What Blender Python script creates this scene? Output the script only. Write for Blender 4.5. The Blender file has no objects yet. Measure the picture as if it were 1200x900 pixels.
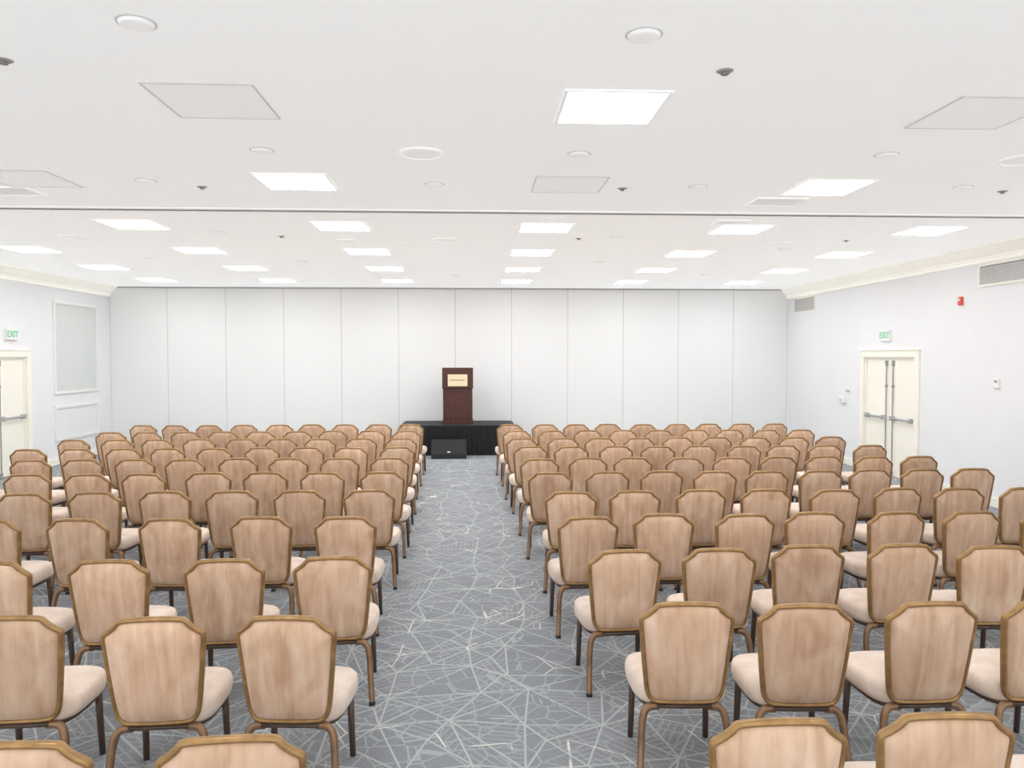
import bpy, bmesh, math, random
from mathutils import Vector, Matrix
random.seed(7)
scene = bpy.context.scene
COL = scene.collection
XL, XR, YB, YF, ZC = -8.33, 7.43, 18.0, -2.5, 3.75
EYE = 2.15

# ---------------------------------------------------------------- materials
def lin(c):
    return tuple(((v/255)/12.92 if v/255 <= .04045 else ((v/255+.055)/1.055)**2.4) for v in c)
def mat(name, rgb, rough=.6, metal=0., var=.04, scale=8., bump=0., bscale=200., stretch=(1,1,1), sheen=0., emit=0., rgb2=None):
    m = bpy.data.materials.new(name); m.use_nodes = True
    nt = m.node_tree; b = nt.nodes['Principled BSDF']
    b.inputs['Roughness'].default_value = rough
    b.inputs['Metallic'].default_value = metal
    c = lin(rgb)
    tc = nt.nodes.new('ShaderNodeTexCoord'); mp = nt.nodes.new('ShaderNodeMapping')
    mp.inputs['Scale'].default_value = stretch
    nt.links.new(tc.outputs['Object'], mp.inputs['Vector'])
    n = nt.nodes.new('ShaderNodeTexNoise'); n.inputs['Scale'].default_value = scale
    n.inputs['Detail'].default_value = 4
    nt.links.new(mp.outputs['Vector'], n.inputs['Vector'])
    r = nt.nodes.new('ShaderNodeValToRGB')
    r.color_ramp.elements[0].position = .3; r.color_ramp.elements[1].position = .7
    if rgb2 is None:
        a = [max(0, v*(1-var)) for v in c]; d = [min(1, v*(1+var)) for v in c]
    else:
        a = lin(rgb2); d = c
    r.color_ramp.elements[0].color = (*a, 1); r.color_ramp.elements[1].color = (*d, 1)
    nt.links.new(n.outputs['Fac'], r.inputs['Fac'])
    nt.links.new(r.outputs['Color'], b.inputs['Base Color'])
    if bump > 0:
        n2 = nt.nodes.new('ShaderNodeTexNoise'); n2.inputs['Scale'].default_value = bscale
        nt.links.new(tc.outputs['Object'], n2.inputs['Vector'])
        bp = nt.nodes.new('ShaderNodeBump'); bp.inputs['Strength'].default_value = bump
        bp.inputs['Distance'].default_value = .002
        nt.links.new(n2.outputs['Fac'], bp.inputs['Height'])
        nt.links.new(bp.outputs['Normal'], b.inputs['Normal'])
    if sheen: 
        b.inputs['Sheen Weight'].default_value = sheen
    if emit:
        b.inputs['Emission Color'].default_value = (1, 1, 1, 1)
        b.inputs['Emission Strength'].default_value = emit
    return m

FILL_GLOW = .36  # added fill emission for ceiling surfaces that are not lamps
M = {}
M['wall'] = mat('wall_paint', (236, 237, 239), .8, var=.01, scale=3)
M['ceil'] = mat('ceiling_paint_fill_glow', (236, 236, 235), .9, var=.015, scale=2, emit=FILL_GLOW)  # plain white paint; the emission is added fill light for the room
M['panel'] = mat('partition_fabric', (236, 237, 237), .85, var=.02, scale=30, bump=.2, bscale=300)
M['cream'] = mat('cream_trim_paint', (250, 247, 235), .5, var=.01)
M['crown'] = mat('cream_crown_paint_glow', (250, 247, 235), .6, var=.01, emit=.2)  # same cream as the trim, with added glow to lift its shading
M['door'] = mat('cream_door_paint', (250, 247, 235), .45, var=.01)
M['white'] = mat('white_metal', (240, 240, 238), .5, var=.01)
M['fix'] = mat('white_fixture_fill_glow', (236, 236, 236), .6, var=.01, emit=FILL_GLOW*.85)  # unlit fixtures, given added glow to match the glowing ceiling
M['rim'] = mat('gray_rim_fill_glow', (190, 190, 190), .6, var=.01, emit=FILL_GLOW*.5)  # unlit rims with a weaker added glow
M['grayp'] = mat('gray_panel_fill_glow', (229, 229, 229), .7, var=.02, scale=20, emit=FILL_GLOW*.95)  # hatches and speaker grilles emit no light; brightness added as emission
M['inset'] = mat('gray_green_inset_paint', (216, 220, 218), .8, var=.02)
M['dark'] = mat('sprinkler_metal', (150, 148, 144), .6)
M['plateg'] = mat('sprinkler_plate_metal', (190, 188, 184), .6)
M['seam'] = mat('seam_gap', (182, 184, 185), .8)
M['track'] = mat('track_gray', (178, 178, 178), .6)
M['mid'] = mat('mid_gray', (160, 160, 160), .6)
M['rod'] = mat('steel_rod', (160, 160, 158), .4, .3)
M['chrome'] = mat('chrome_hardware', (190, 192, 195), .3, 1.)
M['bronze'] = mat('antique_gold_frame', (158, 124, 80), .4, .5, var=.25, scale=18)
M['legm'] = mat('brown_bronze_leg', (138, 108, 82), .4, .5, var=.2, scale=14)
M['bronze_shaded'] = mat('shaded_bronze', (92, 76, 66), .4, .4, var=.15, scale=14)  # same bronze as the rear legs, with under-seat shade darkened into the colour
M['black'] = mat('black_rubber', (28, 28, 30), .6)
M['cloth'] = mat('black_skirt_cloth', (22, 23, 27), .85, bump=.3)
M['deck'] = mat('black_stage_deck', (42, 44, 48), .7, var=.15)
M['grille'] = mat('black_speaker_grille', (26, 27, 29), .7, var=.4, scale=160)
M['slat'] = mat('vent_gray', (210, 210, 208), .6)
M['ventback'] = mat('vent_recess_gray', (172, 172, 170), .7)
M['red'] = mat('red_plastic', (222, 84, 68), .4)
M['green'] = mat('green_letters', (120, 212, 165), .5, emit=0)
M['plate'] = mat('cream_brass_plate', (242, 226, 190), .4, var=.05, scale=20)
M['glyph'] = mat('brown_engraving', (175, 138, 90), .5)
M['light'] = mat('light_diffuser', (255, 255, 255), .5, var=0, emit=17)

def wood():
    m = mat('mahogany_wood', (88, 42, 30), .35, var=.2, scale=6, stretch=(6, 6, .5), rgb2=(60, 27, 20)); return m
M['wood'] = wood()

def velvet(name, a, b, cc, streak, blot=.5):
    m = bpy.data.materials.new(name); m.use_nodes = True
    nt = m.node_tree; bs = nt.nodes['Principled BSDF']
    bs.inputs['Roughness'].default_value = .85
    bs.inputs['Sheen Weight'].default_value = .2
    tc = nt.nodes.new('ShaderNodeTexCoord'); oi = nt.nodes.new('ShaderNodeObjectInfo')
    cx = nt.nodes.new('ShaderNodeCombineXYZ'); mu = nt.nodes.new('ShaderNodeMath'); mu.operation = 'MULTIPLY'
    mu.inputs[1].default_value = 160
    nt.links.new(oi.outputs['Random'], mu.inputs[0])
    for i in range(3): nt.links.new(mu.outputs[0], cx.inputs[i])
    def noise(scale, det, dist):
        mp = nt.nodes.new('ShaderNodeMapping'); mp.inputs['Scale'].default_value = scale
        nt.links.new(tc.outputs['Object'], mp.inputs['Vector']); nt.links.new(cx.outputs[0], mp.inputs['Location'])
        n = nt.nodes.new('ShaderNodeTexNoise'); n.inputs['Scale'].default_value = 1; n.inputs['Detail'].default_value = det
        n.inputs['Roughness'].default_value = .5; n.inputs['Distortion'].default_value = dist
        nt.links.new(mp.outputs[0], n.inputs['Vector']); return n
    n1 = noise(streak, 2, .5); n2_ = noise((8, 7, 4.5), 3, .8)
    mx = nt.nodes.new('ShaderNodeMix'); mx.inputs['Factor'].default_value = blot
    nt.links.new(n1.outputs['Fac'], mx.inputs[2]); nt.links.new(n2_.outputs['Fac'], mx.inputs[3])
    r = nt.nodes.new('ShaderNodeValToRGB'); e = r.color_ramp.elements
    e[0].position = .33; e[0].color = (*lin(a), 1); e[1].position = .67; e[1].color = (*lin(cc), 1)
    x = e.new(.5); x.color = (*lin(b), 1)
    nt.links.new(mx.outputs[0], r.inputs['Fac'])
    hs = nt.nodes.new('ShaderNodeHueSaturation'); mr = nt.nodes.new('ShaderNodeMapRange')
    mr.inputs['To Min'].default_value = .9; mr.inputs['To Max'].default_value = 1.1
    nt.links.new(oi.outputs['Random'], mr.inputs['Value']); nt.links.new(mr.outputs[0], hs.inputs['Value'])
    nt.links.new(r.outputs[0], hs.inputs['Color']); nt.links.new(hs.outputs[0], bs.inputs['Base Color'])
    n2 = nt.nodes.new('ShaderNodeTexNoise'); n2.inputs['Scale'].default_value = 9
    nt.links.new(tc.outputs['Object'], n2.inputs['Vector'])
    bp = nt.nodes.new('ShaderNodeBump'); bp.inputs['Strength'].default_value = .4; bp.inputs['Distance'].default_value = .01
    nt.links.new(n2.outputs['Fac'], bp.inputs['Height']); nt.links.new(bp.outputs[0], bs.inputs['Normal'])
    return m
M['vback'] = velvet('tan_velvet', (184, 148, 120), (205, 172, 145), (220, 194, 170), (20, 7, 2.4), .5)
M['vseat'] = velvet('pale_beige_velvet', (214, 193, 177), (226, 207, 192), (236, 221, 208), (6, 6, 6), .5)

def carpet():
    m = bpy.data.materials.new('patterned_carpet'); m.use_nodes = True
    nt = m.node_tree; L = nt.links; bs = nt.nodes['Principled BSDF']
    bs.inputs['Roughness'].default_value = .95
    N = nt.nodes.new
    at = N('ShaderNodeAttribute'); at.attribute_name = 'tri_dist'
    tn = N('ShaderNodeAttribute'); tn.attribute_name = 'tone'
    sp = N('ShaderNodeSeparateXYZ'); L.new(at.outputs['Vector'], sp.inputs[0])
    def math_(op, a, b=None, c=None):
        n = N('ShaderNodeMath'); n.operation = op
        for i, v in enumerate((a, b, c)):
            if v is None: continue
            if isinstance(v, (int, float)): n.inputs[i].default_value = v
            else: L.new(v, n.inputs[i])
        return n.outputs[0]
    d = math_('MINIMUM', math_('MINIMUM', sp.outputs[0], sp.outputs[1]), sp.outputs[2])
    def band(v, lo, hi):
        n = N('ShaderNodeMapRange'); n.inputs['From Min'].default_value = lo; n.inputs['From Max'].default_value = hi
        n.inputs['To Min'].default_value = 1; n.inputs['To Max'].default_value = 0
        L.new(v, n.inputs['Value']); return n.outputs[0]
    tc = N('ShaderNodeTexCoord')
    line1 = band(d, .003, .008)
    vo = N('ShaderNodeTexVoronoi'); vo.feature = 'DISTANCE_TO_EDGE'; vo.inputs['Scale'].default_value = 6.2
    L.new(tc.outputs['Object'], vo.inputs['Vector'])
    line2 = math_('MULTIPLY', band(vo.outputs['Distance'], .015, .035), .55)
    vo3 = N('ShaderNodeTexVoronoi'); vo3.feature = 'DISTANCE_TO_EDGE'; vo3.inputs['Scale'].default_value = 1.9
    L.new(tc.outputs['Object'], vo3.inputs['Vector'])
    brk = N('ShaderNodeTexNoise'); brk.inputs['Scale'].default_value = 2.2; L.new(tc.outputs['Object'], brk.inputs['Vector'])
    bm_ = N('ShaderNodeMapRange'); bm_.inputs['From Min'].default_value = .52; bm_.inputs['From Max'].default_value = .57
    L.new(brk.outputs['Fac'], bm_.inputs['Value'])
    line3 = math_('MULTIPLY', band(vo3.outputs['Distance'], .004, .010), bm_.outputs[0])
    hatch = math_('LESS_THAN', math_('FRACT', math_('MULTIPLY', sp.outputs[0], 22.)), .25)
    hsel = math_('GREATER_THAN', tn.outputs['Fac'], .42)
    hat = math_('MULTIPLY', math_('MULTIPLY', hatch, hsel), .38)
    allm = math_('MAXIMUM', math_('MAXIMUM', line1, line2), hat)
    ns = N('ShaderNodeTexNoise'); ns.inputs['Scale'].default_value = 90; ns.inputs['Detail'].default_value = 3
    L.new(tc.outputs['Object'], ns.inputs['Vector'])
    rb = N('ShaderNodeValToRGB'); rb.color_ramp.elements[0].position = .3; rb.color_ramp.elements[1].position = .7
    rb.color_ramp.elements[0].color = (*lin((119, 123, 128)), 1); rb.color_ramp.elements[1].color = (*lin((147, 151, 156)), 1)
    L.new(ns.outputs['Fac'], rb.inputs['Fac'])
    def mix(f, a, b):
        n = N('ShaderNodeMix'); n.data_type = 'RGBA'
        L.new(f, n.inputs['Factor'])
        for s, v in ((n.inputs[6], a), (n.inputs[7], b)):
            if isinstance(v, tuple): s.default_value = (*lin(v), 1)
            else: L.new(v, s)
        return n.outputs[2]
    c1 = mix(allm, rb.outputs[0], (180, 184, 185))
    c2 = mix(line3, c1, (216, 217, 210))
    L.new(c2, bs.inputs['Base Color'])
    bp = N('ShaderNodeBump'); bp.inputs['Strength'].default_value = .4; bp.inputs['Distance'].default_value = .004
    L.new(ns.outputs['Fac'], bp.inputs['Height']); L.new(bp.outputs[0], bs.inputs['Normal'])
    return m
M['carpet'] = carpet()

# ---------------------------------------------------------------- mesh helpers
def mk(name, bm, mats, parent=None, smooth=False, loc=None, bevel=0., recalc=True, auto=None):
    if recalc: bmesh.ops.recalc_face_normals(bm, faces=bm.faces)
    me = bpy.data.meshes.new(name); bm.to_mesh(me); bm.free()
    if not isinstance(mats, (list, tuple)): mats = [mats]
    for x in mats: me.materials.append(x)
    if smooth:
        for p in me.polygons: p.use_smooth = True
    ob = bpy.data.objects.new(name, me); COL.objects.link(ob)
    if parent: ob.parent = parent
    if loc: ob.location = loc
    if bevel:
        b = ob.modifiers.new('bevel', 'BEVEL'); b.width = bevel; b.segments = 2; b.limit_method = 'ANGLE'
    return ob
def box(bm, x0, x1, y0, y1, z0, z1, mi=0):
    vs = [bm.verts.new(v) for v in ((x0,y0,z0),(x1,y0,z0),(x1,y1,z0),(x0,y1,z0),(x0,y0,z1),(x1,y0,z1),(x1,y1,z1),(x0,y1,z1))]
    for f in ((0,3,2,1),(4,5,6,7),(0,1,5,4),(1,2,6,5),(2,3,7,6),(3,0,4,7)):
        fc = bm.faces.new([vs[i] for i in f]); fc.material_index = mi
def boxes(name, lst, mats, parent=None, **k):
    bm = bmesh.new()
    for b in lst: box(bm, *b)
    return mk(name, bm, mats, parent, **k)
def empty(name, loc, rot=0.):
    e = bpy.data.objects.new(name, None); COL.objects.link(e); e.location = loc
    e.rotation_euler = (0, 0, rot); e.empty_display_size = .2
    return e
def lathe(bm, prof, n=24, mi=0, cx=0, cy=0):
    rings = []
    for r, z in prof:
        if r < 1e-6: rings.append([bm.verts.new((cx, cy, z))])
        else: rings.append([bm.verts.new((cx+r*math.cos(2*math.pi*i/n), cy+r*math.sin(2*math.pi*i/n), z)) for i in range(n)])
    for a, b in zip(rings, rings[1:]):
        for i in range(n):
            j = (i+1) % n
            vs = ([a[0]] if len(a) == 1 else [a[i], a[j]]) + ([b[0]] if len(b) == 1 else [b[j], b[i]])
            if len(vs) >= 3: bm.faces.new(vs).material_index = mi
def chaikin(p, it=2, closed=False):
    for _ in range(it):
        q = [] if closed else [p[0]]
        n = len(p)
        for i in range(n if closed else n-1):
            a = Vector(p[i]); b = Vector(p[(i+1) % n])
            q += [a*.75+b*.25, a*.25+b*.75]
        if not closed: q.append(Vector(p[-1]))
        p = q
    return [Vector(v) for v in p]
def tube(bm, pts, rad, n=8, closed=False, up=Vector((0, 1, 0)), sq=1.0, mi=0, zmin=None):
    N = len(pts); rings = []
    for i, p in enumerate(pts):
        a = pts[i-1] if (i or closed) else pts[i]; b = pts[(i+1) % N] if (i < N-1 or closed) else pts[i]
        t = (b-a).normalized(); s = t.cross(up).normalized(); u = s.cross(t)
        r = rad(i/(N-1)) if callable(rad) else rad
        ring = []
        for k in range(n):
            an = 2*math.pi*(k+.5)/n
            v = p + s*math.cos(an)*r + u*math.sin(an)*r*sq
            if zmin is not None: v.z = max(v.z, zmin)
            ring.append(bm.verts.new(v))
        rings.append(ring)
    for i in range(N if closed else N-1):
        A = rings[i]; B = rings[(i+1) % N]
        for k in range(n):
            bm.faces.new([A[k], A[(k+1) % n], B[(k+1) % n], B[k]]).material_index = mi
    if not closed:
        bm.faces.new(rings[0][::-1]).material_index = mi; bm.faces.new(rings[-1]).material_index = mi
def struct(o, label=None, cat=None):
    o['kind'] = 'structure'
    if label: o['label'] = label
    if cat: o['category'] = cat
    return o
def thing(o, label, cat, group=None):
    o['label'] = label; o['category'] = cat
    if group: o['group'] = group
    return o
def clone(root):
    r = root.copy(); COL.objects.link(r)
    def rec(src, dst):
        for ch in src.children:
            c = ch.copy(); COL.objects.link(c); c.parent = dst; rec(ch, c)
    rec(root, r)
    return r

# ---------------------------------------------------------------- room shell
def build_floor():
    S = .39
    nx = int((XR-XL+.4)/S)+1; ny = int((YB-YF+.4)/S)+1
    rnd = random.Random(3)
    def jit(k, lo, hi, pos):
        if k == lo or k == hi: return pos
        return pos + rnd.uniform(-.12, .12)
    x0, x1, y0, y1 = XL-.2, XR+.2, YF, YB+.2
    sx = (x1-x0)/nx; sy = (y1-y0)/ny
    grid = [[(jit(i, 0, nx, x0+i*sx), jit(j, 0, ny, y0+j*sy)) for j in range(ny+1)] for i in range(nx+1)]
    verts, faces = [], []
    gi = {}
    for i in range(nx+1):
        for j in range(ny+1):
            gi[i, j] = len(verts); verts.append((*grid[i][j], 0))
    for i in range(nx):
        for j in range(ny):
            q = [gi[i, j], gi[i+1, j], gi[i+1, j+1], gi[i, j+1]]
            r = rnd.random()
            if r < .7:
                cx = sum(verts[k][0] for k in q)/4+rnd.uniform(-.09, .09); cy = sum(verts[k][1] for k in q)/4+rnd.uniform(-.09, .09)
                c = len(verts); verts.append((cx, cy, 0))
                for k in range(4): faces.append((q[k], q[(k+1) % 4], c))
            elif r < .85: faces += [(q[0], q[1], q[2]), (q[0], q[2], q[3])]
            else: faces += [(q[0], q[1], q[3]), (q[1], q[2], q[3])]
    me = bpy.data.meshes.new('floor'); me.from_pydata(verts, [], faces)
    at = me.attributes.new('tri_dist', 'FLOAT_VECTOR', 'CORNER')
    tn = me.attributes.new('tone', 'FLOAT', 'FACE')
    for f, p in enumerate(me.polygons):
        v = [Vector(me.vertices[i].co) for i in p.vertices]
        ar = p.area
        for k in range(3):
            h = 2*ar/max(1e-6, (v[(k+1) % 3]-v[(k+2) % 3]).length)
            d = [0, 0, 0]; d[k] = h
            at.data[p.loop_start+k].vector = d
        tn.data[f].value = rnd.random()
    me.materials.append(M['carpet'])
    o = bpy.data.objects.new('floor', me); COL.objects.link(o); return struct(o, 'blue-gray carpet with pale crossing line pattern', 'floor')
build_floor()
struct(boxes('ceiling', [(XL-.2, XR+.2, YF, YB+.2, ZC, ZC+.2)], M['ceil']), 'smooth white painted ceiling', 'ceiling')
DR = (12.62, 14.32); DL = (12.9, 14.66); DH = 2.14
struct(boxes('wall_right', [(XR, XR+.2, YF, DR[0], 0, ZC), (XR, XR+.2, DR[1], YB+.2, 0, ZC), (XR, XR+.2, DR[0], DR[1], DH, ZC)], M['wall']), 'pale blue-gray painted side wall', 'wall')
struct(boxes('wall_left', [(XL-.2, XL, YF, DL[0], 0, ZC), (XL-.2, XL, DL[1], YB+.2, 0, ZC), (XL-.2, XL, DL[0], DL[1], DH, ZC)], M['wall']), 'pale blue-gray painted side wall', 'wall')
seams = [XL] + [-7.05+1.317*k for k in range(11)] + [XR]
bl = [(XL-.0, XR+.0, YB+.005, YB+.2, 0, ZC, 1)]
for a, b in zip(seams, seams[1:]): bl.append((a+.005, b-.005, YB, YB+.005, .03, ZC-.03, 0))
struct(boxes('wall_back', bl, [M['panel'], M['seam']]), 'light gray fabric folding partition wall with vertical seams', 'wall')
struct(boxes('trim_1', [(XL, XR, YB-.015, YB+.01, ZC-.016, ZC)], M['track']), 'gray metal track above folding partition', 'trim')
struct(boxes('trim_2', [(XL, XR, 8.52, 8.59, ZC-.014, ZC, 0), (XL, XR, 8.46, 8.52, ZC-.010, ZC, 1), (XL, XR, 8.59, 8.65, ZC-.010, ZC, 1)], [M['mid'], M['fix']]), 'gray folding wall track across white ceiling', 'trim')
def crown(name, x, s):
    prof = [(0, 0), (.17, 0), (.17, -.025), (.145, -.035), (.13, -.07), (.085, -.12), (.045, -.15), (.04, -.175), (.025, -.185), (.025, -.225), (0, -.235)]
    bm = bmesh.new()
    a = [bm.verts.new((x+s*p, YF, ZC+z)) for p, z in prof]; b = [bm.verts.new((x+s*p, YB, ZC+z)) for p, z in prof]
    n = len(prof)
    for i in range(n): bm.faces.new([a[i], a[(i+1) % n], b[(i+1) % n], b[i]])
    bm.faces.new(a); bm.faces.new(b[::-1])
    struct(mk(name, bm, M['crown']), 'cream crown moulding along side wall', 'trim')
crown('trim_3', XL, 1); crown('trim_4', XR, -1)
struct(boxes('baseboard_left', [(XL, XL+.02, YF, DL[0]-.13, 0, .13), (XL, XL+.02, DL[1]+.13, YB, 0, .13)], M['cream']), 'cream baseboard', 'baseboard')
struct(boxes('baseboard_right', [(XR-.02, XR, YF, DR[0]-.13, 0, .13), (XR-.02, XR, DR[1]+.13, YB, 0, .13)], M['cream']), 'cream baseboard', 'baseboard')
def frame_mould(name, y0, y1, z0, z1, fill, w=.06):
    l = [(XL, XL+.03, y0, y1, z0, z0+w), (XL, XL+.03, y0, y1, z1-w, z1), (XL, XL+.03, y0, y0+w, z0+w, z1-w), (XL, XL+.03, y1-w, y1, z0+w, z1-w),
         (XL, XL+.008, y0+w, y1-w, z0+w, z1-w, 1)]
    struct(boxes(name, l, [M['white'], fill], bevel=.006), 'cream rectangular wall moulding panel', 'wall panel')
frame_mould('trim_5', 15.6, 17.36, 1.40, 3.27, M['inset'])
frame_mould('trim_6', 15.6, 17.36, .46, 1.17, M['wall'])
frame_mould('trim_7', 9.8, 12.2, 1.40, 3.27, M['inset'])

def door(name, wallx, y0, y1, s, label):
    yc = (y0+y1)/2; w = (y1-y0)/2
    r = empty(name, (wallx, yc, 0), s*math.pi/2)
    struct(r, label, 'door')
    c = .12
    boxes('door_casing', [(-w-c, -w, -.035, .0, 0, DH+c), (w, w+c, -.035, .0, 0, DH+c), (-w, w, -.035, .0, DH, DH+c),
                          (-w-c-.02, w+c+.02, -.05, .0, DH+c, DH+c+.025),
                          (-w, -w+.03, 0, .12, 0, DH), (w-.03, w, 0, .12, 0, DH), (-w+.03, w-.03, 0, .12, DH-.03, DH)], M['cream'], r, bevel=.004)
    for sg in (-1, 1):
        xa, xb = sorted((sg*.003, sg*(w-.031)))
        boxes('door_leaf', [(xa, xb, .03, .085, .01, DH-.032)], M['door'], r, bevel=.002)
        bm = bmesh.new()
        pa, pb = sorted((sg*.12, sg*(w-.1)))
        tube(bm, [Vector((pa, -.03, 1.05)), Vector((pb, -.03, 1.05))], .02, 10, up=Vector((0, 0, 1)))
        box(bm, pa-.02, pa+.05, -.045, .03, 1.01, 1.09); box(bm, pb-.05, pb+.02, -.045, .03, 1.01, 1.09)
        mk('panic_bar', bm, M['chrome'], r)
        bm = bmesh.new()
        xr = sg*.11
        tube(bm, [Vector((xr, .012, .06)), Vector((xr, .012, DH-.08))], .010, 8, up=Vector((0, 1, 0)))
        box(bm, xr-.03, xr+.03, -.0, .03, DH-.16, DH-.06); box(bm, xr-.02, xr+.02, -.0, .03, .03, .1)
        box(bm, xr-.025, xr+.025, -.0, .03, 1.6, 1.64)
        mk('latch_rod', bm, M['rod'], r)
    return r
door('door_1', XR, DR[0], DR[1], -1, 'cream double door with chrome panic bars')
door('door_2', XL, DL[0], DL[1], 1, 'cream double door with chrome panic bars')

def text(s, size, material, parent, loc, name='lettering'):
    cu = bpy.data.curves.new('txt', 'FONT'); cu.body = s; cu.size = size; cu.align_x = 'CENTER'; cu.align_y = 'CENTER'; cu.extrude = .003; cu.offset = size*.02
    o = bpy.data.objects.new('txt', cu); COL.objects.link(o)
    bpy.context.view_layer.update()
    dg = bpy.context.evaluated_depsgraph_get()
    me = bpy.data.meshes.new_from_object(o.evaluated_get(dg)); bpy.data.objects.remove(o)
    me.materials.clear(); me.materials.append(material)
    me.transform(Matrix.Rotation(math.pi/2, 4, 'X'))
    t = bpy.data.objects.new(name, me); COL.objects.link(t); t.parent = parent; t.location = loc
    return t
def wall_thing(name, wallx, y, z, label, cat):
    r = empty(name, (wallx, y, z), math.pi/2 if wallx < 0 else -math.pi/2)
    return thing(r, label, cat)
for wx, y, z in ((XR, 13.56, 2.53), (XL, 14.2, 2.55)):
    r = wall_thing('exit_sign', wx, y, z, 'white exit sign with green letters above door', 'exit sign')
    boxes('sign_housing', [(-.16, .16, -.05, .002, -.1, .1)], M['white'], r, bevel=.008)
    text('EXIT', .16, M['green'], r, (0, -.051, 0))
def vent(wx, y0, y1, z0, z1, back):
    w = (y1-y0)/2; h = (z1-z0)/2
    r = wall_thing('air_vent', wx, (y0+y1)/2, (z0+z1)/2, 'rectangular louvered air vent high on wall', 'vent')
    boxes('vent_frame', [(-w, w, -.02, .002, h-.03, h), (-w, w, -.02, .002, -h, -h+.03), (-w, -w+.03, -.02, 0, -h+.03, h-.03), (w-.03, w, -.02, 0, -h+.03, h-.03)], M['cream'], r)
    l = [(-w+.03, w-.03, -.004, 0, -h+.03, h-.03, 1)]
    n = int((2*h-.06)/.028)
    for i in range(n):
        zz = -h+.035+i*.028; l.append((-w+.03, w-.03, -.010, -.004, zz, zz+.017, 0))
    boxes('vent_louvers', l, [M['slat'], back], r)
vent(XR, 16.49, 17.6, 3.15, 3.5, M['ventback']); vent(XR, 9.55, 11.04, 3.17, 3.5, M['ventback'])
r = wall_thing('fire_alarm', XR, 11.44, 3.0, 'red wall mounted fire alarm strobe', 'fire alarm')
boxes('alarm_housing', [(-.045, .045, -.04, .003, -.065, .065)], M['red'], r, bevel=.008)
boxes('strobe_lens', [(-.028, .028, -.055, -.04, .0, .035)], M['white'], r, bevel=.006)
r = wall_thing('thermostat', XR, 10.58, 1.77, 'small white thermostat on wall', 'thermostat')
boxes('thermostat_housing', [(-.05, .05, -.035, .003, -.07, .07)], M['white'], r, bevel=.008)
boxes('thermostat_display', [(-.03, .03, -.038, -.035, .01, .045)], M['mid'], r)
r = wall_thing('light_switch', XR, 14.95, 1.47, 'white light switch plate beside door', 'light switch')
boxes('switch_plate', [(-.08, .08, -.012, .003, -.06, .06)], M['white'], r, bevel=.004)
for x in (-.04, .04): boxes('switch_toggle', [(x-.012, x+.012, -.028, -.012, -.02, .02)], M['mid'], r)
r = wall_thing('control_box', XR, 15.15, 1.28, 'white wall control box beside door', 'control box')
boxes('box_housing', [(-.09, .09, -.06, .003, -.06, .06)], M['white'], r, bevel=.008)
boxes('box_dial', [(-.04, .0, -.07, -.06, -.02, .02)], M['mid'], r, bevel=.006)

# ---------------------------------------------------------------- ceiling fixtures
def light_proto():
    r = empty('ceiling_light', (0, 0, 0))
    w = .33
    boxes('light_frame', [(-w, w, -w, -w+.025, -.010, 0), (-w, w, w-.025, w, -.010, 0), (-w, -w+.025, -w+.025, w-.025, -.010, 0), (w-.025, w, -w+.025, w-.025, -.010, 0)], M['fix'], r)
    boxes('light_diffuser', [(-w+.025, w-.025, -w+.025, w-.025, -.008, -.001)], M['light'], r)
    return thing(r, 'lit square recessed ceiling light panel', 'ceiling light', 'square lights in the ceiling')
CX = [-6.61, -4.12, -1.63, .87, 3.32, 5.75]
RY = [4.96, 7.17, 9.55, 11.83, 14.1, 16.35]
lit = [(CX[3], RY[0]), (CX[2], RY[1]), (CX[4], RY[1])]
for j in range(2, 6):
    for i in range(6):
        lit.append((CX[i], RY[j]))
lit += [(CX[2], 2.6), (CX[4], 2.6), (CX[1], .2), (CX[3], .2), (CX[5], .2), (CX[0], 2.6), (CX[0], 7.17)]  # unseen panels out of view, added to brighten the room
lp = light_proto()
for k, (x, y) in enumerate(lit):
    o = lp if k == 0 else clone(lp)
    o.location = (x, y, ZC)
def hatch_proto():
    r = empty('access_hatch', (0, 0, 0)); w = .33
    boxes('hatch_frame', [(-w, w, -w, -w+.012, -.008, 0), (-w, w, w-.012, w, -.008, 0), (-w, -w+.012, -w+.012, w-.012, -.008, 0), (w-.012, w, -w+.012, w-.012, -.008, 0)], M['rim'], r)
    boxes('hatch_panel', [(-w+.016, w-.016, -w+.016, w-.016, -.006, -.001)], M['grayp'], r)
    return thing(r, 'gray square ceiling panel with thin frame', 'access hatch', 'gray square hatches in the ceiling')
hp = hatch_proto()
for k, (x, y) in enumerate([(CX[2], RY[0]), (CX[3], RY[1]), (CX[4], RY[0]), (-4.02, RY[1])]):
    o = hp if k == 0 else clone(hp); o.location = (x, y, ZC)
def cvent(x, y, w, d):
    r = empty('ceiling_vent', (x, y, ZC)); thing(r, 'white louvered air diffuser in ceiling', 'ceiling vent')
    boxes('vent_frame', [(-w, w, -d, -d+.03, -.014, 0), (-w, w, d-.03, d, -.014, 0), (-w, -w+.03, -d+.03, d-.03, -.014, 0), (w-.03, w, -d+.03, d-.03, -.014, 0)], M['fix'], r)
    l = [(-w+.03, w-.03, -d+.03, d-.03, -.003, 0, 1)]; yy = -d+.045
    while yy < d-.04:
        l.append((-w+.03, w-.03, yy, yy+.018, -.007, -.003, 0)); yy += .045
    boxes('vent_louvers', l, [M['fix'], M['mid']], r)
cvent(3.1, 7.85, .26, .2); cvent(3.05, 9.05, .2, .14); cvent(-4.45, 7.7, .22, .2); cvent(-1.75, 10.7, .12, .1)
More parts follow.
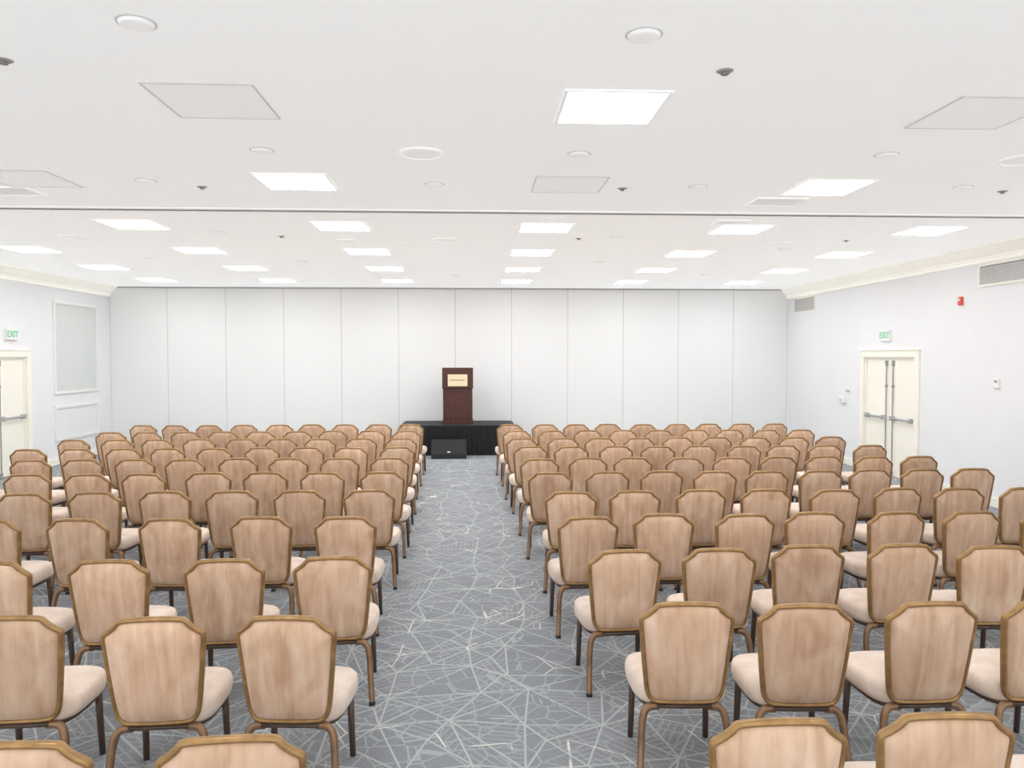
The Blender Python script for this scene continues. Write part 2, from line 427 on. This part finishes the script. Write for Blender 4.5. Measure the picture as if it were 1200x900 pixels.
def disc(name, part, rr, h, material, label, cat, group, locs, sub=None):
    proto = None
    for (x, y) in locs:
        if proto is None:
            r = empty(name, (x, y, ZC)); bm = bmesh.new()
            lathe(bm, [(0, -h), (rr*.7, -h), (rr*.88, -h*.85), (rr, -h*.3), (rr, .003), (0, .003)], 28)
            mk(part, bm, material, r)
            if sub: sub(r)
            thing(r, label, cat, group); proto = r
        else:
            o = clone(proto); o.location = (x, y, ZC)
def ring_(r):
    bm = bmesh.new(); lathe(bm, [(.155, -.012), (.16, -.018), (.172, -.012), (.175, 0.), (.155, 0.), (.155, -.012)], 28); mk('speaker_rim', bm, M['fix'], r)
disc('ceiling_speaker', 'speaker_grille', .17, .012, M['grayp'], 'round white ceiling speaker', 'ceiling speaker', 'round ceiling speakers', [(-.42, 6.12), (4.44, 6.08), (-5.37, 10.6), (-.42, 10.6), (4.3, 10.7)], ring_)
def rim2(r):
    bm = bmesh.new(); lathe(bm, [(.08, -.004), (.092, -.005), (.095, 0.), (.08, 0.), (.08, -.004)], 24); mk('detector_rim', bm, M['rim'], r)
disc('smoke_detector', 'detector_body', .082, .02, M['fix'], 'small round white ceiling detector', 'smoke detector', 'white ceiling detectors',
     [(-1.62, 3.82), (.84, 3.84), (3.26, 6.0), (-1.65, 6.1), (.82, 6.09), (-2.99, 7.2), (-.375, 7.22), (2.1, 7.21), (4.6, 7.1), (-3.3, 10.1), (-1.0, 11.2), (1.9, 10.3), (4.6, 11.3), (-5.3, 12.8), (-2.9, 13.1), (2.1, 13.0), (-.4, 15.2), (4.5, 14.9)], rim2)
def spk(r):
    bm = bmesh.new(); lathe(bm, [(0, -.022), (.022, -.022), (.024, -.019), (.01, -.016), (.012, -.006), (0, -.006)], 14)
    mk('sprinkler_head', bm, M['dark'], r)
disc('fire_sprinkler', 'sprinkler_plate', .048, .006, M['plateg'], 'small metal fire sprinkler on ceiling', 'sprinkler', 'ceiling sprinklers',
     [(-2.54, 4.33), (1.4, 4.3), (-2.57, 7.43), (1.4, 7.31), (5.1, 7.26), (-2.57, 10.4), (1.4, 10.4), (5.1, 10.4)], spk)

# ---------------------------------------------------------------- stage, podium, monitor
SX0, SX1, SY0, SY1, SH = -1.62, .84, 16.7, 17.9, .66
st = empty('stage', ((SX0+SX1)/2, (SY0+SY1)/2, 0)); thing(st, 'low black stage riser with pleated black skirt', 'stage')
hw, hd = (SX1-SX0)/2, (SY1-SY0)/2
boxes('stage_deck', [(-hw, hw, -hd, hd, SH-.05, SH)], M['deck'], st, bevel=.006)
bm = bmesh.new()
path = []
def addseg(a, b, n):
    for i in range(n): path.append((a[0]+(b[0]-a[0])*i/n, a[1]+(b[1]-a[1])*i/n))
e = .02
addseg((-hw-e, hd), (-hw-e, -hd-e), 60); addseg((-hw-e, -hd-e), (hw+e, -hd-e), 140); addseg((hw+e, -hd-e), (hw+e, hd), 60)
prev = None
for i, (x, y) in enumerate(path):
    o = .014*math.sin(i*1.1)+.006*math.sin(i*.37)
    nx_, ny_ = (-1, 0) if i < 60 else ((0, -1) if i < 200 else (1, 0))
    t = bm.verts.new((x, y, SH-.012)); m_ = bm.verts.new((x+nx_*o*.5, y+ny_*o*.5, SH-.08)); b = bm.verts.new((x+nx_*(o+.012), y+ny_*(o+.012), .005))
    if prev:
        bm.faces.new([prev[0], t, m_, prev[1]]); bm.faces.new([prev[1], m_, b, prev[2]])
    prev = (t, m_, b)
mk('stage_skirt', bm, M['cloth'], st, smooth=True)
pd = empty('podium', (-.39, 17.2, SH)); thing(pd, 'dark mahogany lectern with cream nameplate standing on stage', 'podium')
boxes('podium_base', [(-.35, .35, -.25, .25, 0, .06), (-.335, .335, -.235, .235, .06, .09)], M['wood'], pd, bevel=.008)
bm = bmesh.new()
box(bm, -.325, .325, -.215, .215, .09, .80)
box(bm, -.325, -.26, -.225, -.215, .13, .78); box(bm, .26, .325, -.225, -.215, .13, .78)
box(bm, -.26, .26, -.225, -.215, .13, .20); box(bm, -.26, .26, -.225, -.215, .71, .78)
mk('podium_body', bm, M['wood'], pd, bevel=.006)
bm = bmesh.new()
pr = [(-.25, .80), (.25, .80), (.25, 1.08), (-.25, 1.25)]
for xs in ((-.34, .34),):
    a = [bm.verts.new((xs[0], y, z)) for y, z in pr]; b = [bm.verts.new((xs[1], y, z)) for y, z in pr]
    for i in range(4): bm.faces.new([a[i], a[(i+1) % 4], b[(i+1) % 4], b[i]])
    bm.faces.new(a); bm.faces.new(b[::-1])
box(bm, -.345, .345, -.255, .25, .79, .81)
mk('podium_top', bm, M['wood'], pd, bevel=.006)
pl = boxes('nameplate', [(-.215, .215, -.262, -.25, .84, 1.10)], M['plate'], pd, bevel=.004)
bm = bmesh.new()
x = -.165
rg = random.Random(5)
while x < .16:
    w = rg.choice((.014, .02, .024)); box(bm, x, x+w, -.2635, -.262, .96, .99); x += w+.009
mk('lettering', bm, M['glyph'], pl)
mo = empty('stage_monitor', (-.56, 16.33, 0)); thing(mo, 'black wedge stage monitor speaker on carpet before stage', 'speaker')
bm = bmesh.new()
pr = [(-.2, 0), (.2, 0), (.2, .3), (.12, .38), (-.02, .38), (-.2, .08)]
a = [bm.verts.new((-.37, y, z)) for y, z in pr]; b = [bm.verts.new((.37, y, z)) for y, z in pr]
for i in range(6): bm.faces.new([a[i], a[(i+1) % 6], b[(i+1) % 6], b[i]])
bm.faces.new(a); bm.faces.new(b[::-1])
mk('speaker_cabinet', bm, M['black'], mo, bevel=.01)
bm = bmesh.new()
d = Vector((0, .18, .30)).normalized(); nrm = Vector((0, -.30, .18)).normalized()
def quadslab(bm, x0, x1, s0, s1, th, mi=0):
    base = Vector((0, -.2, .08))
    vs = []
    for t in (0.0005, th):
        for x, s in ((x0, s0), (x1, s0), (x1, s1), (x0, s1)):
            p = base+d*s+nrm*t; vs.append(bm.verts.new((x, p.y, p.z)))
    for f in ((0,3,2,1),(4,5,6,7),(0,1,5,4),(1,2,6,5),(2,3,7,6),(3,0,4,7)): bm.faces.new([vs[i] for i in f]).material_index = mi
quadslab(bm, -.34, .34, .02, .33, .012)
mk('speaker_grille', bm, M['grille'], mo)
bm = bmesh.new(); quadslab(bm, -.03, .03, .05, .08, .015); mk('speaker_badge', bm, M['slat'], mo)

# ---------------------------------------------------------------- chair prototype
half = [(0, 0), (.12, 0), (.150, .003), (.172, .016), (.188, .045), (.197, .10), (.210, .22), (.223, .36), (.229, .432), (.2285, .446), (.222, .456),
        (.195, .474), (.168, .498), (.155, .517), (.145, .5235), (.10, .530), (0, .5345)]
outl = [Vector((x, z)) for x, z in half] + [Vector((-x, z)) for x, z in reversed(half[1:-1])]
outl = chaikin([Vector((p.x, p.y, 0)) for p in outl], 1, True)
def bk(x, s, off=0.):
    return Vector((x, -.205 - s*.13 + off + .35*x*x, .390 + s*.995))
chair = empty('banquet_chair', (0, 0, 0))
def backrest():
    bm = bmesh.new(); n = len(outl); c = Vector((0, .27, 0))
    def side(levels, rev):
        prev = None
        for sc, off in levels:
            if sc == 0: ring = [bm.verts.new(bk(c.x, c.y, off))]
            else:
                ring = []
                for p in outl:
                    q = c + (p-c)*sc; ring.append(bm.verts.new(bk(q.x, q.y, off)))
            if prev:
                for i in range(n):
                    j = (i+1) % n
                    vs = [prev[i], prev[j]] + ([ring[0]] if len(ring) == 1 else [ring[j], ring[i]])
                    bm.faces.new(vs)
            prev = ring
    side([(.985, 0), (.945, -.012), (.90, -.022), (.75, -.032), (.45, -.037), (.2, -.038), (0, -.038)], 0)
    side([(.985, 0), (.955, .02), (.90, .036), (.7, .048), (.35, .053), (0, .054)], 1)
    bmesh.ops.remove_doubles(bm, verts=bm.verts, dist=.0004)
    return mk('backrest', bm, M['vback'], chair, smooth=True)
backrest()
bm = bmesh.new()
tube(bm, [bk(p.x, p.y*.99+.003) for p in outl], .0122, 8, True, up=Vector((0, 1, .1)).normalized(), sq=1.6)
mk('backrest_frame', bm, M['bronze'], chair, smooth=True)
def sup(a, n=44, e=.5, w1=.240, w2=.262, y0=-.20, y1=.28):
    pts = []
    cy = (y0+y1)/2; d = (y1-y0)/2
    for i in range(n):
        t = 2*math.pi*i/n; cx = math.copysign(abs(math.cos(t))**e, math.cos(t)); sy = math.copysign(abs(math.sin(t))**e, math.sin(t))
        w = w1+(w2-w1)*(sy+1)/2
        pts.append((cx*w*a, cy+sy*d*a))
    return pts
bm = bmesh.new(); prev = None
for z, s in ((.362, .0), (.362, .88), (.366, .94), (.38, .98), (.405, 1.), (.44, 1.), (.458, .98), (.470, .94), (.479, .86), (.486, .65), (.490, .35), (.491, 0)):
    if s == 0: ring = [bm.verts.new((0, .04, z))]
    else: ring = [bm.verts.new((x, y, z)) for x, y in sup(s)]
    if prev:
        n = 44
        for i in range(n):
            j = (i+1) % n
            vs = ([prev[0]] if len(prev) == 1 else [prev[i], prev[j]]) + ([ring[0]] if len(ring) == 1 else [ring[j], ring[i]])
            bm.faces.new(vs)
    prev = ring
mk('seat', bm, M['vseat'], chair, smooth=True)
bm = bmesh.new()
tube(bm, [Vector((x*.86, .04+(y-.04)*.86, .351)) for x, y in sup(1., 32)], .013, 8, True, up=Vector((0, 0, 1)))
tube(bm, [Vector((-.14, -.198, .366)), Vector((.14, -.198, .366))], .012, 8, up=Vector((0, 0, 1)))
mk('seat_frame', bm, M['bronze_shaded'], chair, smooth=True)
for sx in (-1, 1):
    bm = bmesh.new()
    pts = chaikin([(sx*.125, -.185, .362), (sx*.185, -.185, .36), (sx*.214, -.195, .31), (sx*.224, -.225, .15), (sx*.238, -.290, 0)], 2)
    tube(bm, pts, lambda t: .0215-.004*t, 10, up=Vector((0, 1, 0)), zmin=0.)
    tube(bm, [Vector((sx*.2365, -.2835, .018)), Vector((sx*.238, -.290, 0))], .0195, 10, up=Vector((0, 1, 0)), mi=1, zmin=0.)
    mk('leg', bm, [M['legm'], M['black']], chair, smooth=True)
    bm = bmesh.new()
    tube(bm, [Vector((sx*.205, .19, .355)), Vector((sx*.208, .2, .2)), Vector((sx*.212, .215, .0))], lambda t: .019-.003*t, 10, up=Vector((0, 1, 0)), zmin=0.)
    mk('leg', bm, [M['bronze_shaded']], chair, smooth=True)
thing(chair, 'tan velvet banquet chair with gold-bronze frame and beige seat', 'chair', 'banquet chairs in rows facing the stage')

lx = [-.81, -.876, -.88, -.985, -1.0, -1.0, -1.05, -1.08, -1.11, -1.14, -1.17]
ly = [2.47, 3.65, 4.72, 5.92, 7.08, 8.22, 9.34, 10.45, 11.6, 12.75, 13.95]
rx = [1.045, 1.055, .95, .87, .87, .82, .78, .74, .70, .66, .62]
ry = [2.55, 3.72, 4.82, 5.85, 6.92, 8.1, 9.2, 10.4, 11.5, 12.65, 13.8]
th = .0478
first = True
rnd = random.Random(11)
for k in range(11):
    for side in (-1, 1):
        x0 = lx[k] if side < 0 else rx[k]
        if side < 0: sp = .67 if k < 4 else (5.93+x0)/8
        else: sp = .612 if k < 5 else (5.47-x0)/8
        for c in range(9):
            X = x0 + side*sp*c + rnd.uniform(-.02, .02); Y = (ly if side < 0 else ry)[k] + rnd.uniform(-.045, .045)
            u = (X*math.cos(th)-Y*math.sin(th)); zz = Y*math.cos(th)+X*math.sin(th)+.5
            if abs(u) - .3 > zz*.6667: continue
            o = chair if first else clone(chair); first = False
            o.location = (X, Y+.272, 0)
            o.rotation_euler = (0, 0, math.radians(rnd.uniform(-4, 4)))

# ---------------------------------------------------------------- world + camera
w = bpy.data.worlds.new('World'); scene.world = w; w.use_nodes = True
w.node_tree.nodes['Background'].inputs[0].default_value = (1, .99, .975, 1)
w.node_tree.nodes['Background'].inputs[1].default_value = 1.9
scene.view_settings.view_transform = 'Standard'
scene.view_settings.look = 'None'
cam = bpy.data.cameras.new('camera'); co = bpy.data.objects.new('camera', cam); COL.objects.link(co)
cam.sensor_width = 36; cam.lens = 27.0; cam.clip_start = .05
co.location = (0, 0, EYE)
co.rotation_euler = (math.pi/2 - math.atan(32/900), 0, -math.atan(43/900))
scene.camera = co
